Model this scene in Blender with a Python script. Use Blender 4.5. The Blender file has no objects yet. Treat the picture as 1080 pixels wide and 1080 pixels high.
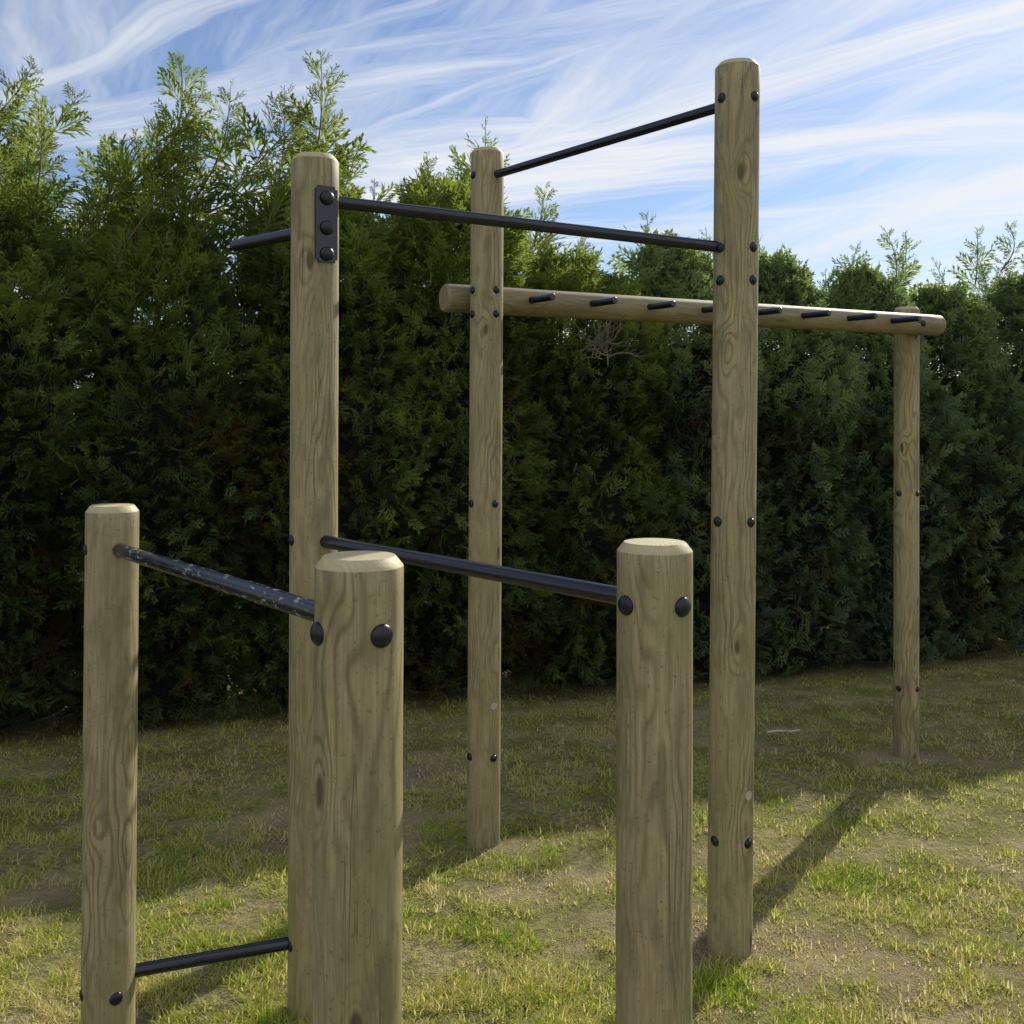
import bpy, math, random
import numpy as np
from mathutils import Vector, Matrix, noise
random.seed(4); rng=np.random.default_rng(7)
S=bpy.context.scene; col=S.collection
CAM=1.67; F=1080.0

# ------------------------------------------------------------------ helpers
def link(name, me, mat=None, parent=None):
    o=bpy.data.objects.new(name, me); col.objects.link(o)
    if mat is not None:
        for m in (mat if isinstance(mat,(list,tuple)) else [mat]): me.materials.append(m)
    if parent: o.parent=parent
    return o
def tag(o,label=None,cat=None,group=None,kind=None):
    if label: o['label']=label
    if cat: o['category']=cat
    if group: o['group']=group
    if kind: o['kind']=kind
    return o
def empty(name,loc):
    o=bpy.data.objects.new(name,None); col.objects.link(o); o.location=loc; o.empty_display_size=.2; return o
def np_mesh(name, verts, faces_n, tint=None, matidx=None, smooth=False, loops=None):
    """verts (N,3); faces_n = corners per face; faces consecutive unless loops given"""
    me=bpy.data.meshes.new(name)
    verts=np.asarray(verts,dtype=np.float32)
    n=len(verts)
    if loops is None: loops=np.arange(n,dtype=np.int32)
    nf=len(loops)//faces_n
    me.vertices.add(n); me.vertices.foreach_set('co',verts.ravel())
    me.loops.add(len(loops)); me.loops.foreach_set('vertex_index',loops.astype(np.int32))
    me.polygons.add(nf)
    me.polygons.foreach_set('loop_start',(np.arange(nf)*faces_n).astype(np.int32))
    if matidx is not None: me.polygons.foreach_set('material_index',matidx.astype(np.int32))
    me.polygons.foreach_set('use_smooth',np.full(nf,smooth,dtype=bool))
    if tint is not None:
        a=me.attributes.new('tint','FLOAT','POINT'); a.data.foreach_set('value',np.asarray(tint,dtype=np.float32))
    me.update(calc_edges=True); me.validate()
    return me
def lathe(profile, seg=40, wob=0.0, seed=0):
    vs=[];fs=[]
    for r,z in profile:
        for k in range(seg):
            a=2*math.pi*k/seg
            rr=r
            if wob and r>1e-4:
                rr=r*(1+wob*noise.noise(Vector((math.cos(a)*1.1+seed,math.sin(a)*1.1,z*.9)))+.2*wob*noise.noise(Vector((math.cos(a)*4+seed,math.sin(a)*4,z*5))))
            vs.append((rr*math.cos(a),rr*math.sin(a),z))
    n=len(profile)
    for i in range(n-1):
        for k in range(seg):
            k2=(k+1)%seg
            fs.append((i*seg+k,i*seg+k2,(i+1)*seg+k2,(i+1)*seg+k))
    fs.append(tuple(range(seg))[::-1]); fs.append(tuple((n-1)*seg+k for k in range(seg)))
    me=bpy.data.meshes.new('m'); me.from_pydata(vs,[],fs); me.update()
    me.polygons.foreach_set('use_smooth',[True]*len(me.polygons))
    me.set_sharp_from_angle(angle=math.radians(28))
    return me
def orient(o,d):
    o.rotation_mode='QUATERNION'; o.rotation_quaternion=Vector(d).to_track_quat('Z','Y')
def gz(x,y):
    yy=min(max(y,-6),11)
    z=.278-.0874*yy
    if abs(x)<14 and abs(y)<16:
        z+=.014*noise.noise(Vector((x*1.1,y*1.1,0)))+.007*noise.noise(Vector((x*4,y*4,3)))
    return z

# ------------------------------------------------------------------ node helpers
class NT:
    def __init__(s,name):
        s.m=bpy.data.materials.new(name); s.m.use_nodes=True; s.t=s.m.node_tree; s.t.nodes.clear()
        s.out=s.t.nodes.new('ShaderNodeOutputMaterial')
    def n(s,typ,ins={},**kw):
        nd=s.t.nodes.new(typ)
        for k,v in kw.items(): setattr(nd,k,v)
        for k,v in ins.items():
            if isinstance(v,bpy.types.NodeSocket): s.t.links.new(v,nd.inputs[k])
            else: nd.inputs[k].default_value=v
        return nd
    def math(s,op,a,b=0.0,c=None,clamp=False):
        ins={0:a,1:b}
        if c is not None: ins[2]=c
        nd=s.n('ShaderNodeMath',ins,operation=op); nd.use_clamp=clamp
        return nd.outputs[0]
    def vmath(s,op,a,b=(0,0,0)):
        return s.n('ShaderNodeVectorMath',{0:a,1:b},operation=op).outputs[0]
    def dot(s,a,b): return s.n('ShaderNodeVectorMath',{0:a,1:b},operation='DOT_PRODUCT').outputs['Value']
    def noise(s,vec,scale=1,detail=3,rough=.5,dist=0.0,col=False):
        nd=s.n('ShaderNodeTexNoise',{'Vector':vec,'Scale':scale,'Detail':detail,'Roughness':rough,'Distortion':dist})
        return nd.outputs['Color' if col else 'Fac']
    def mr(s,v,a,b,c=0.0,d=1.0,smooth=False):
        nd=s.n('ShaderNodeMapRange',{'Value':v,'From Min':a,'From Max':b,'To Min':c,'To Max':d})
        if smooth: nd.interpolation_type='SMOOTHSTEP'
        return nd.outputs['Result']
    def mix(s,f,a,b,blend='MIX'):
        nd=s.t.nodes.new('ShaderNodeMix'); nd.data_type='RGBA'; nd.blend_type=blend
        for i,v in ((0,f),(6,a),(7,b)):
            if isinstance(v,bpy.types.NodeSocket): s.t.links.new(v,nd.inputs[i])
            else: nd.inputs[i].default_value=(v if i==0 else (*v,1) if len(v)==3 else v)
        return nd.outputs[2]
    def ramp(s,f,stops):
        nd=s.n('ShaderNodeValToRGB',{'Fac':f}); e=nd.color_ramp.elements
        while len(e)<len(stops): e.new(.5)
        for el,(p,c) in zip(e,stops): el.position=p; el.color=(*c,1)
        return nd.outputs['Color']
    def finish(s,color,rough=.7,bump=None,bstr=.3,bdist=.002,metal=0.0,spec=.5):
        ins={'Base Color':color,'Roughness':rough,'Metallic':metal,'Specular IOR Level':spec}
        b=s.n('ShaderNodeBsdfPrincipled',ins)
        if bump is not None:
            bp=s.n('ShaderNodeBump',{'Height':bump,'Strength':bstr,'Distance':bdist}); s.t.links.new(bp.outputs[0],b.inputs['Normal'])
        s.t.links.new(b.outputs[0],s.out.inputs[0]); return s.m

def wood_mat(name,light,dark,green):
    t=NT(name); P0=t.n('ShaderNodeTexCoord').outputs['Object']
    rnd=t.n('ShaderNodeObjectInfo').outputs['Random']
    off=t.n('ShaderNodeCombineXYZ',{0:0.0,1:0.0,2:t.math('MULTIPLY',rnd,37.0)}).outputs[0]
    P=t.vmath('ADD',P0,off)
    w=t.noise(t.vmath('MULTIPLY',P,(7,7,2.3)),1,2,.5,col=True)
    w=t.vmath('MULTIPLY',t.vmath('SUBTRACT',w,(.5,.5,.5)),(.095,.095,0))
    xy=t.vmath('MULTIPLY',P,(1,1,0))
    kn=t.n('ShaderNodeTexVoronoi',{'Vector':t.vmath('MULTIPLY',P,(8.5,8.5,3.2)),'Scale':1.0}).outputs['Distance']
    ang=t.math('MULTIPLY',rnd,40.0)
    o2=t.n('ShaderNodeCombineXYZ',{0:t.math('MULTIPLY',t.math('SINE',ang),.03),1:t.math('MULTIPLY',t.math('COSINE',ang),.03),2:0.0}).outputs[0]
    xy=t.vmath('ADD',t.vmath('ADD',xy,w),o2)
    r=t.n('ShaderNodeVectorMath',{0:xy},operation='LENGTH').outputs['Value']
    kb=t.mr(kn,.0,.36,1,0,True)
    r=t.math('ADD',r,t.math('MULTIPLY',kb,.025))
    ring=t.math('SINE',t.math('MULTIPLY',r,2*math.pi/.0100))
    ring=t.mr(ring,-.3,1,0,1)
    ring=t.math('POWER',ring,1.7)
    fine=t.noise(t.vmath('MULTIPLY',P,(260,260,9)),1,3,.65)
    streak=t.noise(t.vmath('MULTIPLY',P,(48,48,1.8)),1,4,.65)
    rg=t.mr(t.noise(t.vmath('MULTIPLY',P,(6,6,1.5)),1,2),.37,.64,.16,.88)
    c=t.mix(t.math('MULTIPLY',ring,rg),light,dark)
    c=t.mix(t.mr(streak,.42,.75,0,.55),c,dark)
    big=t.noise(t.vmath('MULTIPLY',P,(6,6,2.2)),1,4,.65)
    c=t.mix(t.mr(big,.43,.64,0,.7),c,green)
    c=t.mix(t.mr(big,.30,.42,.35,0),c,(.45,.35,.18))
    c=t.mix(t.mr(fine,.28,.7,.42,0),c,(.08,.063,.03))
    c=t.mix(t.mr(kn,.06,.115,.9,0,True),c,(.075,.05,.024))
    crk=t.noise(t.vmath('MULTIPLY',P,(60,60,1.3)),1,1.5,.5)
    cm=t.mr(t.math('ABSOLUTE',t.math('SUBTRACT',crk,.5)),.0,.008,1,0)
    cgate=t.mr(t.noise(t.vmath('MULTIPLY',P,(12,12,1.4)),1,1),.53,.60)
    cm=t.math('MULTIPLY',cm,cgate)
    c=t.mix(t.math('MULTIPLY',cm,.75),c,(.05,.037,.018))
    spots=t.noise(P,120,3,.6); c=t.mix(t.mr(spots,.60,.70,0,.55),c,(.07,.055,.027))
    stain=t.noise(t.vmath('MULTIPLY',P,(14,14,5)),1,5,.7); c=t.mix(t.mr(stain,.50,.68,0,.6),c,(.13,.115,.055))
    blot=t.noise(t.vmath('MULTIPLY',P,(9,9,3)),1,4,.7); c=t.mix(t.mr(blot,.55,.68,0,.45),c,(.16,.13,.07))
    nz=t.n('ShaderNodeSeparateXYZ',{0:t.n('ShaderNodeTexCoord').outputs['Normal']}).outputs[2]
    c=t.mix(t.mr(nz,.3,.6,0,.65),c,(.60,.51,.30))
    h=t.math('SUBTRACT',t.math('ADD',t.math('MULTIPLY',fine,.5),t.math('MULTIPLY',ring,-.2)),t.math('MULTIPLY',cm,1.6))
    return t.finish(c,.58,h,.55,.002,spec=.42)

def metal_mat(name,wear):
    t=NT(name); P=t.n('ShaderNodeTexCoord').outputs['Object']
    n1=t.noise(t.vmath('MULTIPLY',P,(60,60,22)),1,4,.7); n2=t.noise(P,5,2)
    c=t.mix(t.mr(n2,.3,.7),(.004,.006,.014),(.008,.013,.028))
    dust=t.noise(P,300,2); c=t.mix(t.mr(dust,.6,.8,0,.15),c,(.10,.10,.11))
    if wear>0:
        g=t.math('MULTIPLY',t.mr(n1,.56,.61),t.mr(t.noise(P,4,1),.40,.56))
        c=t.mix(g,c,(.38,.39,.42))
    return t.finish(c,t.mr(n1,.3,.7,.16,.32),n1,.08,.001,metal=.0,spec=.6)

M_wood=wood_mat('treated_pine',(.435,.365,.195),(.175,.13,.06),(.27,.262,.115))
M_log=wood_mat('treated_pine_log',(.34,.28,.155),(.15,.115,.06),(.22,.21,.10))
M_bar=metal_mat('black_coated_steel',.0); M_worn=metal_mat('worn_black_steel',1.0)
t=NT('black_plastic_cap'); P=t.n('ShaderNodeTexCoord').outputs['Object']
M_cap=t.finish(t.mix(t.mr(t.noise(P,90,3),.4,.7),(.004,.006,.013),(.010,.014,.026)),.32,t.noise(P,200,2),.05,.001,spec=.45)
t=NT('pale_plug'); P=t.n('ShaderNodeTexCoord').outputs['Object']
M_plug=t.finish(t.mix(t.noise(P,120,2),(.55,.5,.4),(.33,.28,.18)),.7)

def leaf_mat(name,stops,trans,tcol):
    t=NT(name)
    a=t.n('ShaderNodeAttribute',attribute_name='tint').outputs['Fac']
    g=t.n('ShaderNodeNewGeometry').outputs['Position']
    nz=t.noise(g,1.6,2); f=t.math('ADD',a,t.mr(nz,.3,.7,-.2,.2),clamp=True)
    c=t.ramp(f,stops)
    d=t.n('ShaderNodeBsdfDiffuse',{'Color':c})
    tr=t.n('ShaderNodeBsdfTranslucent',{'Color':t.mix(.55,c,tcol)})
    mx=t.n('ShaderNodeMixShader',{0:trans,1:d.outputs[0],2:tr.outputs[0]})
    t.t.links.new(mx.outputs[0],t.out.inputs[0]); return t.m
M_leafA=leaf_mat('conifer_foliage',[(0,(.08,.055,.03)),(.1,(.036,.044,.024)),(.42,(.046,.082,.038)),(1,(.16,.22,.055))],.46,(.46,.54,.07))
M_leafB=leaf_mat('dark_cypress_foliage',[(0,(.085,.065,.045)),(.1,(.042,.062,.048)),(.45,(.058,.108,.078)),(1,(.20,.28,.12))],.45,(.42,.52,.10))  # mid greens lifted towards blue, painting haze into the foliage colour
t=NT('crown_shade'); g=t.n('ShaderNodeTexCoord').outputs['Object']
M_core=t.finish(t.mix(t.noise(g,9,4),(.008,.012,.009),(.024,.029,.018)),1.0,t.noise(g,14,4),1,.1,spec=0)  # dark hull added inside each crown to block light, stands for inner shade
t=NT('bark'); g=t.n('ShaderNodeTexCoord').outputs['Object']; nn=t.noise(t.vmath('MULTIPLY',g,(20,20,4)),1,4)
M_bark=t.finish(t.mix(nn,(.07,.05,.03),(.2,.15,.11)),.9,nn,.8,.01)
t=NT('dead_twig'); g=t.n('ShaderNodeTexCoord').outputs['Object']; nn=t.noise(g,30,3)
M_dead=t.finish(t.mix(nn,(.11,.085,.06),(.22,.18,.14)),.9)

# ------------------------------------------------------------------ ground
posts=[('left',-1.019,2.61,.0645,CAM-.236,.008),
       ('near',-.237,1.59,.0687,CAM-.222,.005),
       ('right',.2606,1.87,.069,CAM-.236,.002),
       ('tall',-.542,2.80,.0645,CAM+.70,.004),
       ('back',-.109,4.20,.0675,CAM+1.077,.006),
       ('high',.688,3.18,.0685,CAM+1.083,.009),
       ('far',2.157,5.60,.066,CAM+.575,.001)]
def bare(x,y):
    v=noise.noise(Vector((x*.9+5,y*.9,1.7)))+.7*noise.noise(Vector((x*2.6,y*2.6,8)))+.7*noise.noise(Vector((x*8,y*8,2)))
    b=(v-.14)*1.3
    for _,px,py,R,_,_ in posts:
        d=math.hypot(x-px,y-py); b+=max(0,1-d/.22)*1.1
    b+=max(0,1-math.hypot((x-1.2)/1.0,(y-2.85)/.5))*(.45+1.3*noise.noise(Vector((x*6,y*9,6))))
    b+=max(0,1-math.hypot((x-.15)/.6,(y-2.95)/.5))*.8
    b+=max(0,1-math.hypot((x+.75)/.5,(y-3.3)/.4))*.6
    return min(max(b,0),1)
xs=np.concatenate([-np.geomspace(400,6,16),np.arange(-5.6,8.2,.07),np.geomspace(8.6,400,16)])
ys=np.concatenate([-np.geomspace(400,2,12),np.arange(-1.5,2.2,.25),np.arange(2.2,10.2,.07),np.geomspace(10.6,600,18)])
nx,ny=len(xs),len(ys)
V=np.zeros((ny,nx,3),dtype=np.float32); T=np.zeros((ny,nx),dtype=np.float32)
for j,y in enumerate(ys):
    for i,x in enumerate(xs):
        V[j,i]=(x,y,gz(x,y)); 
        T[j,i]=bare(x,y) if (-6<x<9 and -2<y<11) else .2
idx=np.arange(nx*ny).reshape(ny,nx)
lp=np.stack([idx[:-1,:-1],idx[:-1,1:],idx[1:,1:],idx[1:,:-1]],-1).reshape(-1)
me=np_mesh('lawn',V.reshape(-1,3),4,tint=T.ravel(),smooth=True,loops=lp)
t=NT('lawn_soil'); g=t.n('ShaderNodeNewGeometry').outputs['Position']
b=t.n('ShaderNodeAttribute',attribute_name='tint').outputs['Fac']
n1=t.noise(g,3,5,.6); n2=t.noise(g,38,4,.7); n3=t.noise(g,140,3,.6)
turf=t.mix(t.mr(n1,.4,.62),(.24,.23,.075),(.44,.38,.18)); turf=t.mix(t.mr(n2,.42,.66,0,.85),turf,(.085,.085,.032))
soil=t.mix(n2,(.20,.14,.085),(.44,.34,.215)); soil=t.mix(t.mr(n3,.48,.70,0,.85),soil,(.11,.078,.048))
soil=t.mix(t.mr(n1,.42,.58,0,.7),soil,(.44,.37,.2))
bm_=t.mr(t.math('ADD',b,t.mr(n2,.3,.7,-.5,.5)),.2,.95)
M_lawn=t.finish(t.mix(bm_,turf,soil),.95,t.math('ADD',n2,t.math('MULTIPLY',n3,.6)),1,.03,spec=.1)
tag(link('ground',me,M_lawn),kind='structure')

# grass blades
def grass(n,dmin,dmax,hs,ws):
    u=rng.random(n); d=1/(1/dmin+(1/dmax-1/dmin)*u)
    x=(rng.random(n)*2-1)*(.58*d+.4)
    keep=[];zz=[];bb=[]
    for i in range(n):
        b=bare(x[i],d[i]); cl=noise.noise(Vector((x[i]*6,d[i]*6,4.4)))+.9*noise.noise(Vector((x[i]*19,d[i]*19,9.4)))
        p=(1-b*.80)*(.55+1.1*cl)
        if random.random()<p+.04:
            keep.append(i); zz.append(gz(x[i],d[i])); bb.append((b,cl))
    x=x[keep]; d=d[keep]; z=np.array(zz); bb=np.array(bb); n=len(x)
    a=rng.random(n)*2*np.pi; lean=.2+rng.random(n)**.7*1.2
    h=hs*(.4+.9*rng.random(n)**1.5)*(1+.6*np.clip(bb[:,1],-.5,.8))*(1-.4*bb[:,0])
    w=ws*(.7+.6*rng.random(n))*(d/4)**.35
    dx=np.cos(a);dy=np.sin(a); sx=-dy;sy=dx
    up=np.cos(lean); ou=np.sin(lean)
    base=np.stack([x,d,z-.003],-1)
    f=np.stack([dx*ou,dy*ou,up],-1); s=np.stack([sx,sy,0*sx],-1)
    f2=np.stack([dx*np.minimum(ou*1.35,1),dy*np.minimum(ou*1.35,1),up*.72],-1)
    p0=base-s*w[:,None]; p1=base+s*w[:,None]
    m=base+f*(h*.55)[:,None]
    p2=m+s*(w*.8)[:,None]; p3=m-s*(w*.8)[:,None]
    tip=m+f2*(h*.5)[:,None]
    p4=tip+s*(w*.1)[:,None]; p5=tip-s*(w*.1)[:,None]
    v=np.stack([p0,p1,p2,p3,p3,p2,p4,p5],1).reshape(-1,3)
    tint=np.clip(rng.random(n)*.7+.35*bb[:,0]+.17-.10*bb[:,1],0,1)
    return v,np.repeat(tint,8)
a1=grass(300000,2.35,9.8,.036,.0020)
t=NT('grass_blades'); g=t.n('ShaderNodeNewGeometry').outputs['Position']
a=t.n('ShaderNodeAttribute',attribute_name='tint').outputs['Fac']
f=t.math('ADD',a,t.mr(t.noise(g,1.3,6,.72),.35,.65,-.30,.30),clamp=True)
c=t.ramp(f,[(0,(.23,.37,.03)),(.25,(.37,.47,.06)),(.5,(.58,.58,.14)),(.75,(.72,.62,.28)),(1,(.76,.66,.40))])
d=t.n('ShaderNodeBsdfDiffuse',{'Color':c})
tr=t.n('ShaderNodeBsdfTranslucent',{'Color':c}); mx=t.n('ShaderNodeMixShader',{0:.6,1:d.outputs[0],2:tr.outputs[0]})
t.t.links.new(mx.outputs[0],t.out.inputs[0])
tag(link('grass',np_mesh('grass',a1[0],4,tint=a1[1]),t.m),'short sun-dried lawn grass with bare earthy patches','grass',kind='stuff')

# ------------------------------------------------------------------ exercise frame
rig=empty('calisthenics_frame',(0,3,gz(0,3)))
tag(rig,'outdoor calisthenics frame of round timber posts joined by black steel bars and a pegged log','exercise frame')
O=Vector(rig.location)
def axis(p,z): # point on the post's axis at height z (leans about eye height)
    return Vector((p[1]+math.tan(p[5])*(z-CAM+ .3),p[2],z))
P={p[0]:p for p in posts}; PO={}
for k,p in enumerate(posts):
    zb=gz(p[1],p[2])-.12; H=p[4]-zb; R=p[3]
    prof=[(R*1.0,0)]+[(R*(1+.012*(1-i/26)),min(H*i/26,H-.03)) for i in range(1,26)]
    prof+=[(R,H-.0165),(R*.99,H-.0150),(R*.83,H-.0015),(R*.81,H),(R*.5,H+.0008),(.002,H+.001)]
    o=link('post',lathe(prof,80,.009,k*5.3),M_wood,rig)
    bpt=axis(p,zb); tpt=axis(p,p[4])
    o.location=bpt-O; orient(o,tpt-bpt)
    PO[p[0]]=(o,zb,R)
lab={'left':'short post at the far left carrying the worn dip bar','near':'nearest short post','right':'short post in front on the right',
 'tall':'tall post with the bolted black plate','back':'tall rear post the log is fixed behind','high':'tallest post in the middle right','far':'far post under the end of the pegged log'}
for k in lab: PO[k][0]['label']=lab[k]
U=Vector((-.61,.79,0)).normalized()
Vb=Vector((.83,.56,0)).normalized()
def place_on(o,key,dirv,z,out=0.0):
    po,zb,R=PO[key]; o.parent=po
    o.rotation_mode='QUATERNION'
    q=po.rotation_quaternion.inverted()
    loc=axis(P[key],z)+dirv*(R+out)-(O+po.location)
    o.location=q@loc
    o.rotation_quaternion=q@dirv.to_track_quat('Z','Y')
cap_me=lathe([(.0205,-.006),(.0205,.0015),(.0195,.0028),(.0165,.0035),(.0158,.0055),(.014,.0085),(.0105,.0105),(.0055,.0118),(.0008,.0122)],28)
cap_me.materials.append(M_cap)
big_me=lathe([(.0215,-.006),(.0215,.002),(.0205,.0042),(.0182,.0066),(.0145,.009),(.009,.0108),(.001,.0116)],32); big_me.materials.append(M_cap)
def cap(key,dirv,z,me=cap_me,sc=1,out=0.0):
    o=bpy.data.objects.new('bolt_cap',me); col.objects.link(o); place_on(o,key,dirv,z,out); o.scale=(sc,sc,sc); return o
for z in (.965,.505,.405,-.335,-1.315):
    cap('high',-U,CAM+z,sc=.78); cap('high',-Vb,CAM+z,sc=.78)
for z in (.965,.497,.400,-.37,-1.40):
    if z<.9: cap('back',-U,CAM+z,sc=.78)
    cap('back',-Vb,CAM+z,sc=.78)
for z in (-.44,-1.50): cap('far',-U,CAM+z,sc=.78); cap('far',-Vb,CAM+z,sc=.78)
cap('near',-U,CAM-.335,big_me,.84); cap('near',-Vb,CAM-.335,big_me,.84)
cap('right',-U,CAM-.345,big_me,.84); cap('right',-Vb,CAM-.345,big_me,.84)
cap('left',-Vb,CAM-.345,big_me,.72,-.003); cap('left',-U,CAM-1.465,big_me,.75)
cap('left',-Vb,CAM-1.465,big_me,.72,-.003)
cap('tall',-Vb,CAM-.345,big_me,.75,-.002); cap('tall',-Vb,CAM-1.44,big_me,.75,-.002)
import bmesh
bm=bmesh.new(); bmesh.ops.create_cube(bm,size=1)
bmesh.ops.scale(bm,vec=(.066,.205,.006),verts=bm.verts)
bmesh.ops.bevel(bm,geom=[e for e in bm.edges if abs((e.verts[0].co-e.verts[1].co).z)>.003],offset=.008,segments=3,affect='EDGES')
bmesh.ops.bevel(bm,geom=[f for f in bm.faces if f.normal.z>.9][0].edges[:],offset=.0012,segments=2,affect='EDGES')
me=bpy.data.meshes.new('m'); bm.to_mesh(me); bm.free(); me.materials.append(M_bar)
pl=bpy.data.objects.new('mounting_plate',me); col.objects.link(pl)
place_on(pl,'tall',-U,CAM+.505,.002)
q=(-U).to_track_quat('Z','Y'); up=q@Vector((0,1,0))
if abs(up.z)<.5: pl.rotation_quaternion=PO['tall'][0].rotation_quaternion.inverted()@(q@Matrix.Rotation(math.radians(90),4,'Z').to_quaternion())
for z in (.575,.495,.425): cap('tall',-U,CAM+z,big_me,.9,.008)
plug_me=lathe([(.014,-.006),(.014,.0015),(.0125,.0025),(.003,.0022)],24); plug_me.materials.append(M_plug)
for k,z in (('back',-1.19),('high',-1.17)):
    o=bpy.data.objects.new('round_plug',plug_me); col.objects.link(o); place_on(o,k,-U,CAM+z)

def bar(a,b,r=.0172,mat=M_bar,name='bar',label=None,sa=.05,sb=.05):
    a=Vector(a);b=Vector(b);d=(b-a).normalized(); a=a+d*sa; b=b-d*sb; L=(b-a).length
    prof=[(r*.8,0),(r,.003)]+[(r,L*i/6) for i in range(1,6)]+[(r,L-.003),(r*.8,L)]
    o=link(name,lathe(prof,32),mat,rig); o.location=a-O; orient(o,d)
    if label: o['label']=label
    return o
bar(axis(P['left'],CAM-.345),axis(P['near'],CAM-.33),.0172,M_worn,'dip_bar','dip bar with worn silver scuffs')
bar(axis(P['tall'],CAM-.347),axis(P['right'],CAM-.347),.0172,M_bar,'dip_bar','clean black dip bar')
bar(axis(P['left'],CAM-1.435),axis(P['tall'],CAM-1.440),.0165,M_bar,'low_bar')
bar(axis(P['tall'],CAM+.582),axis(P['high'],CAM+.508),.0172,M_bar,'pull_up_bar','lower pull up bar')
bar(axis(P['back'],CAM+.965),axis(P['high'],CAM+.965),.0165,M_bar,'pull_up_bar','upper pull up bar')
tp=axis(P['tall'],CAM+.50)
bar(tp,tp+Vector((-.295,.27,0)),.0165,M_bar,'side_bar','short bar sticking out behind the plated post',sa=.03,sb=0)

# pegged log
la=Vector((-.285,4.245,CAM+.475)); lb=Vector((2.32,5.562,CAM+.472)); ld=(lb-la).normalized(); L=(lb-la).length; R=.059
prof=[(.002,0),(R*.85,.001),(R*.9,.003),(R*.99,.012)]+[(R*(1-.05*i/24),L*i/24) for i in range(1,24)]+[(R*.94,L-.012),(R*.86,L-.003),(R*.8,L-.001),(.002,L)]
lg=link('log_rail',lathe(prof,56,.03,91),M_log,rig); lg.location=la-O; orient(lg,ld)
side=Vector((ld.y,-ld.x,.0)).normalized()
pegL=.44
peg_me=lathe([(.012,0),(.0152,.004)]+[(.0152,pegL*i/4) for i in (1,2,3)]+[(.0152,pegL-.004),(.012,pegL)],24); peg_me.materials.append(M_bar)
q=lg.rotation_quaternion.inverted()
for k in range(8):
    x=.052+.271*k; s=(x-la.x)/ld.x; c=la+ld*s
    o=bpy.data.objects.new('peg',peg_me); col.objects.link(o); o.parent=lg
    dd=(side+ld*.10+Vector((0,0,.0))).normalized()
    o.rotation_mode='QUATERNION'; o.location=q@(c-dd*pegL/2-la+Vector((0,0,.004))); o.rotation_quaternion=q@dd.to_track_quat('Z','Y')
s=(2.157-la.x)/ld.x; c=la+ld*s+side*(R*.97)
o=bpy.data.objects.new('bolt_cap',cap_me); col.objects.link(o); o.parent=lg; o.rotation_mode='QUATERNION'
o.location=q@(c-la); o.rotation_quaternion=q@side.to_track_quat('Z','Y'); o.scale=(.8,)*3

# ------------------------------------------------------------------ foliage
def spray_template(pairs,ang,sub,wid,seed):
    r=random.Random(seed); Q=[]
    def kite(x,y,a,L,W,z0=0,zs=0):
        dx,dy=math.cos(a),math.sin(a); sx,sy=-dy,dx
        Q.append([(x,y,z0),(x+dx*L*.45+sx*W,y+dy*L*.45+sy*W,z0+zs*.45+W*.5),(x+dx*L,y+dy*L,z0+zs),(x+dx*L*.45-sx*W,y+dy*L*.45-sy*W,z0+zs*.45+W*.5)])
    kite(0,0,0,1,wid*.6)
    for i in range(pairs):
        tt=.06+.9*i/pairs
        for s in (-1,1):
            L=(.50*(1-tt)**.8+.12)*r.uniform(.75,1.25); a=s*(ang*r.uniform(.8,1.2)); z=r.uniform(-.22,.12)
            kite(tt,0,a,L,wid*.8,0,z)
            for j in range(sub):
                u=(j+.8)/(sub+1); ll=L*.55*(1-u*.5)*r.uniform(.8,1.2)
                sg=1 if j%2 else -1
                kite(tt+math.cos(a)*L*u,math.sin(a)*L*u,a+sg*ang*.85,ll,wid*.75,z*u,z*.3)
    return np.array(Q)
TA=[spray_template(5,.62,1,.046,s) for s in (1,2,3,4)]
TP=[spray_template(7,.60,2,.034,s) for s in (11,12,13)]
TB=[spray_template(4,.9,1,.080,s) for s in (5,6,7,8)]
def norm(a): return a/np.maximum(np.linalg.norm(a,axis=1,keepdims=True),1e-6)
def build_sprays(pos,fwd,scale,tint,temps):
    n=len(pos); f=norm(fwd); r=norm(rng.normal(size=(n,3))+np.array([0,0,.4])); s=norm(np.cross(r,f)); m=np.cross(f,s)
    out=[];tt=[]
    ch=rng.integers(0,len(temps),n)
    for k,Tm in enumerate(temps):
        sel=ch==k; nn=sel.sum()
        if nn==0: continue
        B=np.stack([f[sel],s[sel],m[sel]],1)*scale[sel][:,None,None]
        v=np.einsum('qcx,nxy->nqcy',Tm,B)+pos[sel][:,None,None,:]
        out.append(v.reshape(-1,3)); 
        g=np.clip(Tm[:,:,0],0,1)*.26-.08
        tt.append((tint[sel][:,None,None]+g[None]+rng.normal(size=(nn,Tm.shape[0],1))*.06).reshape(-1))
    return np.concatenate(out),np.concatenate(tt)

def at(px,py,d): return Vector(((px-540)/F*d,d,CAM+(435-py)*d/F))
prof_x=[-600,-200,0,50,105,150,200,250,310,360,400,450,500,540,600,680,740,800,850,900,950,1000,1060,1100,1200,1700]
prof_y=[160,180,212,210,280,262,205,220,212,212,225,210,198,262,285,262,272,275,330,292,275,328,290,312,340,350]
def top_z(px,d): return CAM+(435-np.interp(px,prof_x,prof_y))*d/F
hd=Vector((1,.43,0)).normalized(); hn=Vector((.43,-1,0)).normalized()

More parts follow.
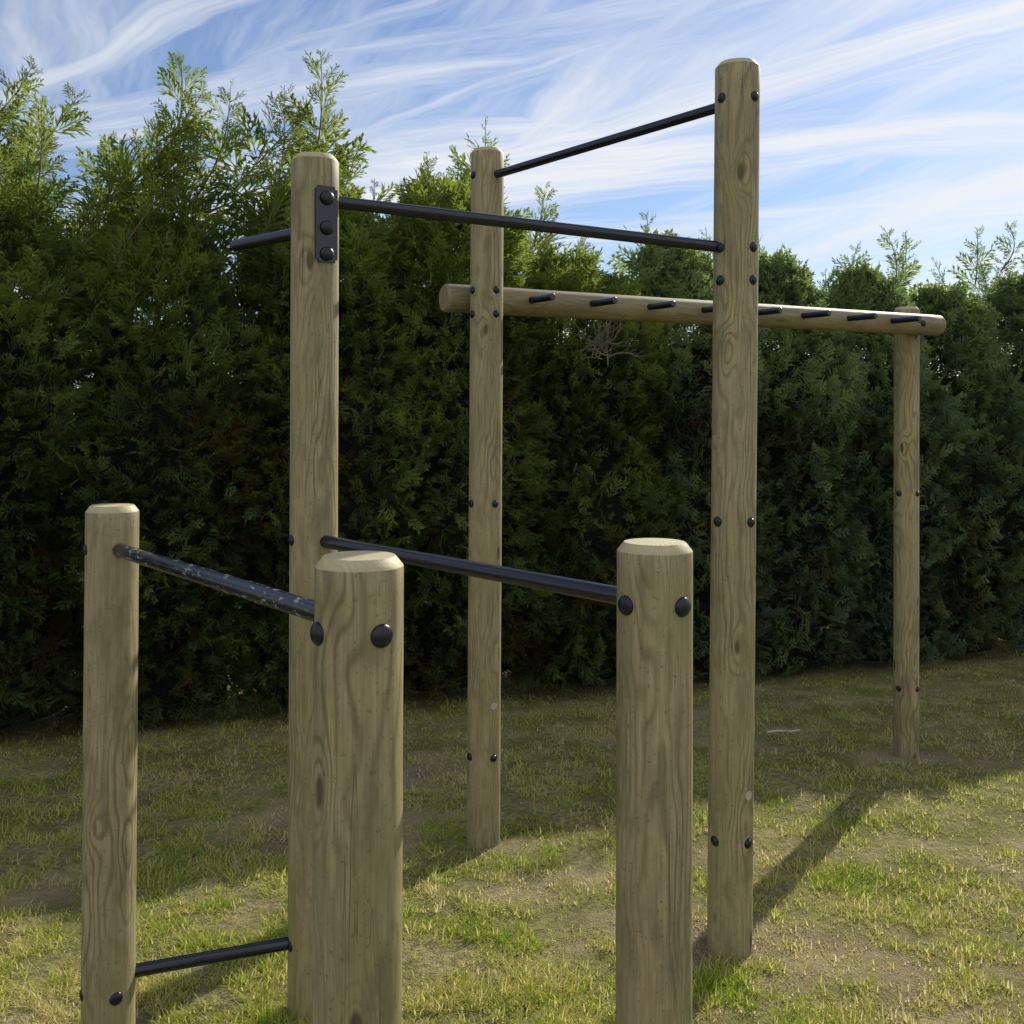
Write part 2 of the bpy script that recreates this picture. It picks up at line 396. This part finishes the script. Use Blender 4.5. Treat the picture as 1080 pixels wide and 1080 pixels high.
leaders=[(35,68),(10,105),(85,98),(145,150),(190,60),(215,95),(243,92),(172,130),(300,90),(338,54),(325,115),(362,160),(395,188),(450,165),(512,124),(482,160),(425,190),
 (-60,90),(-130,120),(575,200),(548,230),(620,248),(682,225),(712,248),(745,243),(800,248),(832,262),(870,285),(905,258),(932,240),(955,245),(985,275),(1030,240),(1062,235),(1085,255),(1140,270),(1200,290),(1300,300),(1400,300)]
backlit_spots=[(at(862,388,7.35),.45),(at(830,360,7.2),.35),(at(905,420,7.5),.3),(at(735,345,7.0),.25),(at(420,430,6.1),.4),(at(430,250,6.2),.5)]  # leaf tint raised around these points, painting sunlight through gaps

labels=[
 'conifer at the far left end of the hedge, outside the frame',
 'feathery conifer hedge plant just beyond the left edge of the view',
 'tall feathery conifer at the left edge, behind the leftmost short post',
 'conifer with the tallest spiky plumes, rising between the leftmost post and the plated post',
 'dense conifer directly behind the tall post with the black plate',
 'conifer leaning its pointed tip rightward just left of the rear tall post',
 'dark conifer between the two rearmost tall posts with bare dead twigs',
 'dark cypress behind the tallest post under the pegged log',
 'dark bushy cypress seen through the gap right of the tallest post',
 'low rounded cypress left of the far post under the log',
 'bushy cypress right behind the far log post',
 'cypress with pale green tips at the right edge of the hedge',
 'cypress hedge plant just beyond the right edge of the view',
 'cypress second beyond the right edge of the view',
 'cypress third beyond the right edge of the view',
 'cypress at the far right end of the hedge, outside the frame']
xs_t=[-4.9,-3.9,-2.95,-2.0,-1.05,-.15,.75,1.6,2.5,3.4,4.3,5.3,6.3,7.4,8.5,9.6]
def skin_branch(paths):
    vs=[];fs=[]
    for pts,r0,r1 in paths:
        n=len(pts); seg=7; b0=len(vs)
        for i,p in enumerate(pts):
            p=Vector(p); dv=(Vector(pts[min(i+1,n-1)])-Vector(pts[max(i-1,0)])).normalized(); qq=dv.to_track_quat('Z','Y'); r=r0+(r1-r0)*i/(n-1)
            for k in range(seg):
                a=2*math.pi*k/seg; vs.append(p+qq@Vector((r*math.cos(a),r*math.sin(a),0)))
        for i in range(n-1):
            for k in range(seg):
                k2=(k+1)%seg; fs.append((b0+i*seg+k,b0+i*seg+k2,b0+(i+1)*seg+k2,b0+(i+1)*seg+k))
        fs.append(tuple(b0+(n-1)*seg+k for k in range(seg)))
    me=bpy.data.meshes.new('m'); me.from_pydata([tuple(v) for v in vs],[],fs); me.update()
    me.polygons.foreach_set('use_smooth',[True]*len(me.polygons)); return me
info=[]
for i,x in enumerate(xs_t):
    front=Vector((x,6.8+.43*x,0)); c=front-hn*.95
    px=540+F*c.x/c.y; info.append((c,px))
for i,(c,px) in enumerate(info):
    kindA=i<=6; near=2<=i<=11
    z0=gz(c.x,c.y); root=empty('conifer_tree' if kindA else 'cypress_tree',(c.x,c.y,z0))
    tag(root,labels[i],'tree','trees of the hedge')
    zt=top_z(px,c.y); H=zt-z0; RX=.70; RY=.92
    rs=random.Random(50+i)
    paths=[([(0,0,-.1),(.03,.02,H*.3),(-.03,.0,H*.6),(.02,0,H*.92)],.075,.012)]
    for k in range(14):
        zz=H*rs.uniform(.05,.8); a=rs.uniform(0,2*math.pi); l=rs.uniform(.4,.75)
        paths.append(([(0,0,zz),(math.cos(a)*l*.5,math.sin(a)*l*.5,zz+.08),(math.cos(a)*l,math.sin(a)*l,zz+.3)],.022,.006))
    link('trunk',skin_branch(paths),M_bark,root)
    tp_=5 if kindA else 3.6
    def surf(a,t,k=1.0,la=1.0):
        pr=(max(1-t**tp_,0))**.5*(.93+.12*math.sin(t*9+i))*(1-.12*max(0,.25-t)/.25)
        ca,sa=math.cos(a),math.sin(a)
        ex=abs(ca)**.75*(1 if ca>0 else -1); ey=abs(sa)**.75*(1 if sa>0 else -1)
        p=hd*(ex*RX*pr)+(-hn)*(-ey*RY*pr)*1.0
        z=.12+t*(H-.12)
        w=Vector((c.x+p.x,c.y+p.y,z0+z))
        lump=1+.22*noise.noise(w*1.7)+(.20 if la else 0)*noise.noise(w*4.1)
        return Vector((p.x*lump*k,p.y*lump*k,z*(.5+.5*k) if t>.6 else z))
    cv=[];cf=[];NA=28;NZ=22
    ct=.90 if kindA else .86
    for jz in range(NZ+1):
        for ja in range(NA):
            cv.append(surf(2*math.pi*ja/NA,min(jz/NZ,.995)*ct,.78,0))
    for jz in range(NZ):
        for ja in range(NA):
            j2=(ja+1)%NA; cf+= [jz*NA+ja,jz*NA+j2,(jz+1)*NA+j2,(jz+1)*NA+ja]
    n=4600 if near else (1800 if i in(1,12,13) else 900)
    if near and not kindA: n=3500
    pos=[];fw=[];sc=[];ti=[]
    for k in range(n):
        if rs.random()<.80: a=math.pi/2+rs.uniform(-1.6,1.6)
        else: a=rs.uniform(0,2*math.pi)
        t_=1-rs.random()*.985
        if rs.random()<.12: t_=1-rs.random()**2*.2
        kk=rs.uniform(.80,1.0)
        p=surf(a,min(t_,.995),kk)
        outv=Vector((p.x,p.y,0)); 
        if outv.length>.01: outv.normalize()
        upw=.1+1.1*t_**2 if kindA else .3+.8*t_
        f=outv*1.0+Vector((0,0,upw))+Vector((rs.gauss(0,.6),rs.gauss(0,.6),rs.gauss(0,.45)))
        if kindA and t_<.6: f+=Vector((0,0,-.15))
        w=Vector((c.x+p.x,c.y+p.y,z0+p.z))
        pos.append(p); fw.append(f); sc.append(rs.uniform(.075,.18)*(1+.35*max(0,t_-.7)/.3))
        clump=noise.noise(w*2.3)+.5*noise.noise(w*.9)
        br=-.35 if (rs.random()<.07) else 0
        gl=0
        for gp,gr in backlit_spots:
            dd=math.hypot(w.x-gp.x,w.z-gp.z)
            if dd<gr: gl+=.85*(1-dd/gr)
        ti.append(.27+.46*clump+.46*max(0,t_-.66)/.34+(kk-.88)*2.4-.16*max(0,.5-t_)/.5+rs.gauss(0,.10)+br+gl)  # includes painted shade: tint drops deep inside the crown and low down
    pos_p=[];fw_p=[];sc_p=[];ti_p=[]
    stems=[]
    for (lx,ly) in leaders:
        if abs(lx-px)>85 and not (i==len(info)-1 and lx>px): continue
        if min(range(len(info)),key=lambda q:abs(info[q][1]-lx))!=i: continue
        for rep in range(4 if not kindA else 3):
            dpt=c.y+rs.uniform(-.35,.35)
            jx,jy=(0,0) if rep==0 else (rs.uniform(-42,42),rs.uniform(30,100))
            tip=at(lx+jx,ly+jy,dpt)-Vector((c.x,c.y,z0))
            ln=rs.uniform(.75,1.15) if kindA else rs.uniform(.4,.65)
            lean=Vector((rs.uniform(-.1,.95) if kindA else rs.uniform(-.45,.45),rs.uniform(-.2,.2),1)).normalized()
            b0=tip-lean*ln-Vector((.06,0,.05)); bow=rs.uniform(-.05,.12)
            P_=lambda u:b0.lerp(tip,u)+Vector((bow*math.sin(u*math.pi),0,0))
            stems.append(([P_(q_/7) for q_ in range(8)],.008,.002))
            m=int((15 if kindA else 17)*ln/.6)
            for q_ in range(m):
                u=(q_+rs.random())/m; p=P_(u)
                a=q_*2.4+rs.uniform(-.5,.5); spread=1.4-.7*u
                f=lean*1.0+Vector((math.cos(a),math.sin(a)*.8,0))*spread*1.1
                pos_p.append(p); fw_p.append(f); sc_p.append((.36*(1-u)**.8+.055)*rs.uniform(.4,1.4)*(1 if kindA else .7))
                ti_p.append(.66+.25*u+rs.gauss(0,.08))
    A_=lambda L_:np.array([tuple(p) for p in L_])
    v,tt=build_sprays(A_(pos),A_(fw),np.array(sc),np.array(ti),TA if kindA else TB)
    if pos_p:
        v2,t2=build_sprays(A_(pos_p),A_(fw_p),np.array(sc_p),np.array(ti_p),TP if kindA else TA)
        v=np.concatenate([v,v2]); tt=np.concatenate([tt,t2])
    cvn=A_(cv)
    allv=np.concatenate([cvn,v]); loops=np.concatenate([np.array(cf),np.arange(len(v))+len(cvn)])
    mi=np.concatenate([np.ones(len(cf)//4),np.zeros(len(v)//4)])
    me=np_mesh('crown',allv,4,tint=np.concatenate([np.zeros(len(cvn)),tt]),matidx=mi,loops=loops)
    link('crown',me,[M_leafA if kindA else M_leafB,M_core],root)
    for sm in stems: link('leading_shoot',skin_branch([sm]),M_bark,root)
    if i==6:
        dp=[]; base=at(628,378,c.y-.74)-Vector((c.x,c.y,z0))
        for k in range(16):
            a=rs.uniform(-1.3,1.3); p=base+Vector((rs.uniform(-.15,.15),0,rs.uniform(-.05,.1))); pts=[p]
            dv=Vector((math.sin(a),-.12,math.cos(a)*.8)).normalized(); st_=rs.uniform(.03,.06)
            for q_ in range(5):
                dv=(dv+Vector((rs.gauss(0,.3),rs.gauss(0,.15),rs.gauss(0,.3)))).normalized(); p=p+dv*st_; pts.append(p)
                if rs.random()<.7:
                    d2=(dv+Vector((rs.gauss(0,.6),rs.gauss(0,.3),rs.gauss(0,.6)))).normalized(); dp.append(([p,p+d2*.05,p+d2*.10+Vector((0,0,.02))],.003,.0012))
            dp.append((pts,.006,.002))
        o=link('dead_branch',skin_branch(dp),M_dead,root); o['label']='tangle of bare dead twigs'

s0=Vector((1.61,6.07,0)); s0.z=gz(s0.x,s0.y)+.03
st=link('stick',skin_branch([([(-.10,0,0),(-.03,.01,.006),(.04,0,.004),(.10,.015,.01)],.009,.006),([(.0,.005,.005),(.03,-.03,.02)],.005,.003)]),M_plug); st.location=s0
tag(st,'small pale stick lying on the shaded lawn between the tallest post and the far post','stick')

# ------------------------------------------------------------------ light
sd=Vector((.536,.844,0)).normalized(); el=math.radians(29); rot=math.atan2(sd.x,sd.y)
sdir=Vector((sd.x*math.cos(el),sd.y*math.cos(el),math.sin(el)))
l=bpy.data.lights.new('sun','SUN'); l.energy=5.0; l.angle=math.radians(.53); l.color=(1,.95,.82)
lo=bpy.data.objects.new('sun',l); col.objects.link(lo); lo.location=(6,10,9); lo.rotation_euler=(-sdir).to_track_quat('-Z','Y').to_euler()
w=bpy.data.worlds.new('World'); S.world=w; w.use_nodes=True; nt=w.node_tree; nt.nodes.clear()
class WT(NT):
    def __init__(s,t): s.t=t
t=WT(nt)
sky=t.n('ShaderNodeTexSky',sky_type='NISHITA'); sky.sun_disc=False; sky.sun_elevation=el; sky.sun_rotation=rot; sky.air_density=1.0; sky.dust_density=.3; sky.ozone_density=2.5
dv=t.n('ShaderNodeTexCoord').outputs['Generated']; sp=t.n('ShaderNodeSeparateXYZ',{0:dv})
zc=t.math('ADD',t.math('MAXIMUM',sp.outputs[2],0.0),.10)
pp=t.n('ShaderNodeCombineXYZ',{0:t.math('DIVIDE',sp.outputs[0],zc),1:t.math('DIVIDE',sp.outputs[1],zc),2:0.0}).outputs[0]
wp=t.vmath('MULTIPLY',t.vmath('SUBTRACT',t.noise(pp,1.3,3,.5,col=True),(.5,.5,.5)),(.30,.30,0)); pw=t.vmath('ADD',pp,wp)
def streaks(az,sa,sb,seed,det=9):
    al=Vector((az,1,0)).normalized(); ac=Vector((al.y,-al.x,0))
    v=t.n('ShaderNodeCombineXYZ',{0:t.math('MULTIPLY',t.dot(pw,tuple(al)),sa),1:t.math('MULTIPLY',t.dot(pw,tuple(ac)),sb),2:seed}).outputs[0]
    return t.noise(v,1,det,.62,.1)
c1=streaks(-.45,.26,1.7,2.0); c2=streaks(-3.2,.32,2.4,7.3); c4=streaks(-1.2,.2,3.4,11.0,5); c3=t.noise(pp,.6,3,.5)
cl=t.math('MAXIMUM',t.mr(c1,.45,.67,0,1),t.mr(c2,.47,.65,0,1))
cl=t.math('MAXIMUM',cl,t.mr(c4,.54,.68,0,.85))
cl=t.math('ADD',cl,t.mr(c3,.4,.65,-.22,.12)); cl=t.math('ADD',cl,t.mr(sp.outputs[0],-.5,.5,-.14,.16)); cl=t.mr(cl,.0,.95,.08,.94)
back=t.mr(sp.outputs[1],.15,-.35,0,1,True)       # bright cloud added out of view behind the viewer as fill light
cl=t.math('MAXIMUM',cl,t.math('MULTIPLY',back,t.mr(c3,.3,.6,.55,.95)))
sc_=t.mix(1.0,sky.outputs[0],(.078,.089,.108),'MULTIPLY')
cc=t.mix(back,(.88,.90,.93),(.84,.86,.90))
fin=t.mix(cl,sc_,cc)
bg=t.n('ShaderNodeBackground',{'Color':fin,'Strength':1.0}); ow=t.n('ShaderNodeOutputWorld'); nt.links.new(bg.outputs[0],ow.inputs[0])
S.view_settings.view_transform='Standard'; S.view_settings.look='None'; S.view_settings.exposure=0
cd=bpy.data.cameras.new('camera'); cd.sensor_width=36; cd.lens=36; cd.shift_y=-105/1080; cd.clip_end=2000; cd.clip_start=.05
co=bpy.data.objects.new('camera',cd); col.objects.link(co); co.location=(0,0,CAM); co.rotation_euler=(math.radians(90),0,0); S.camera=co
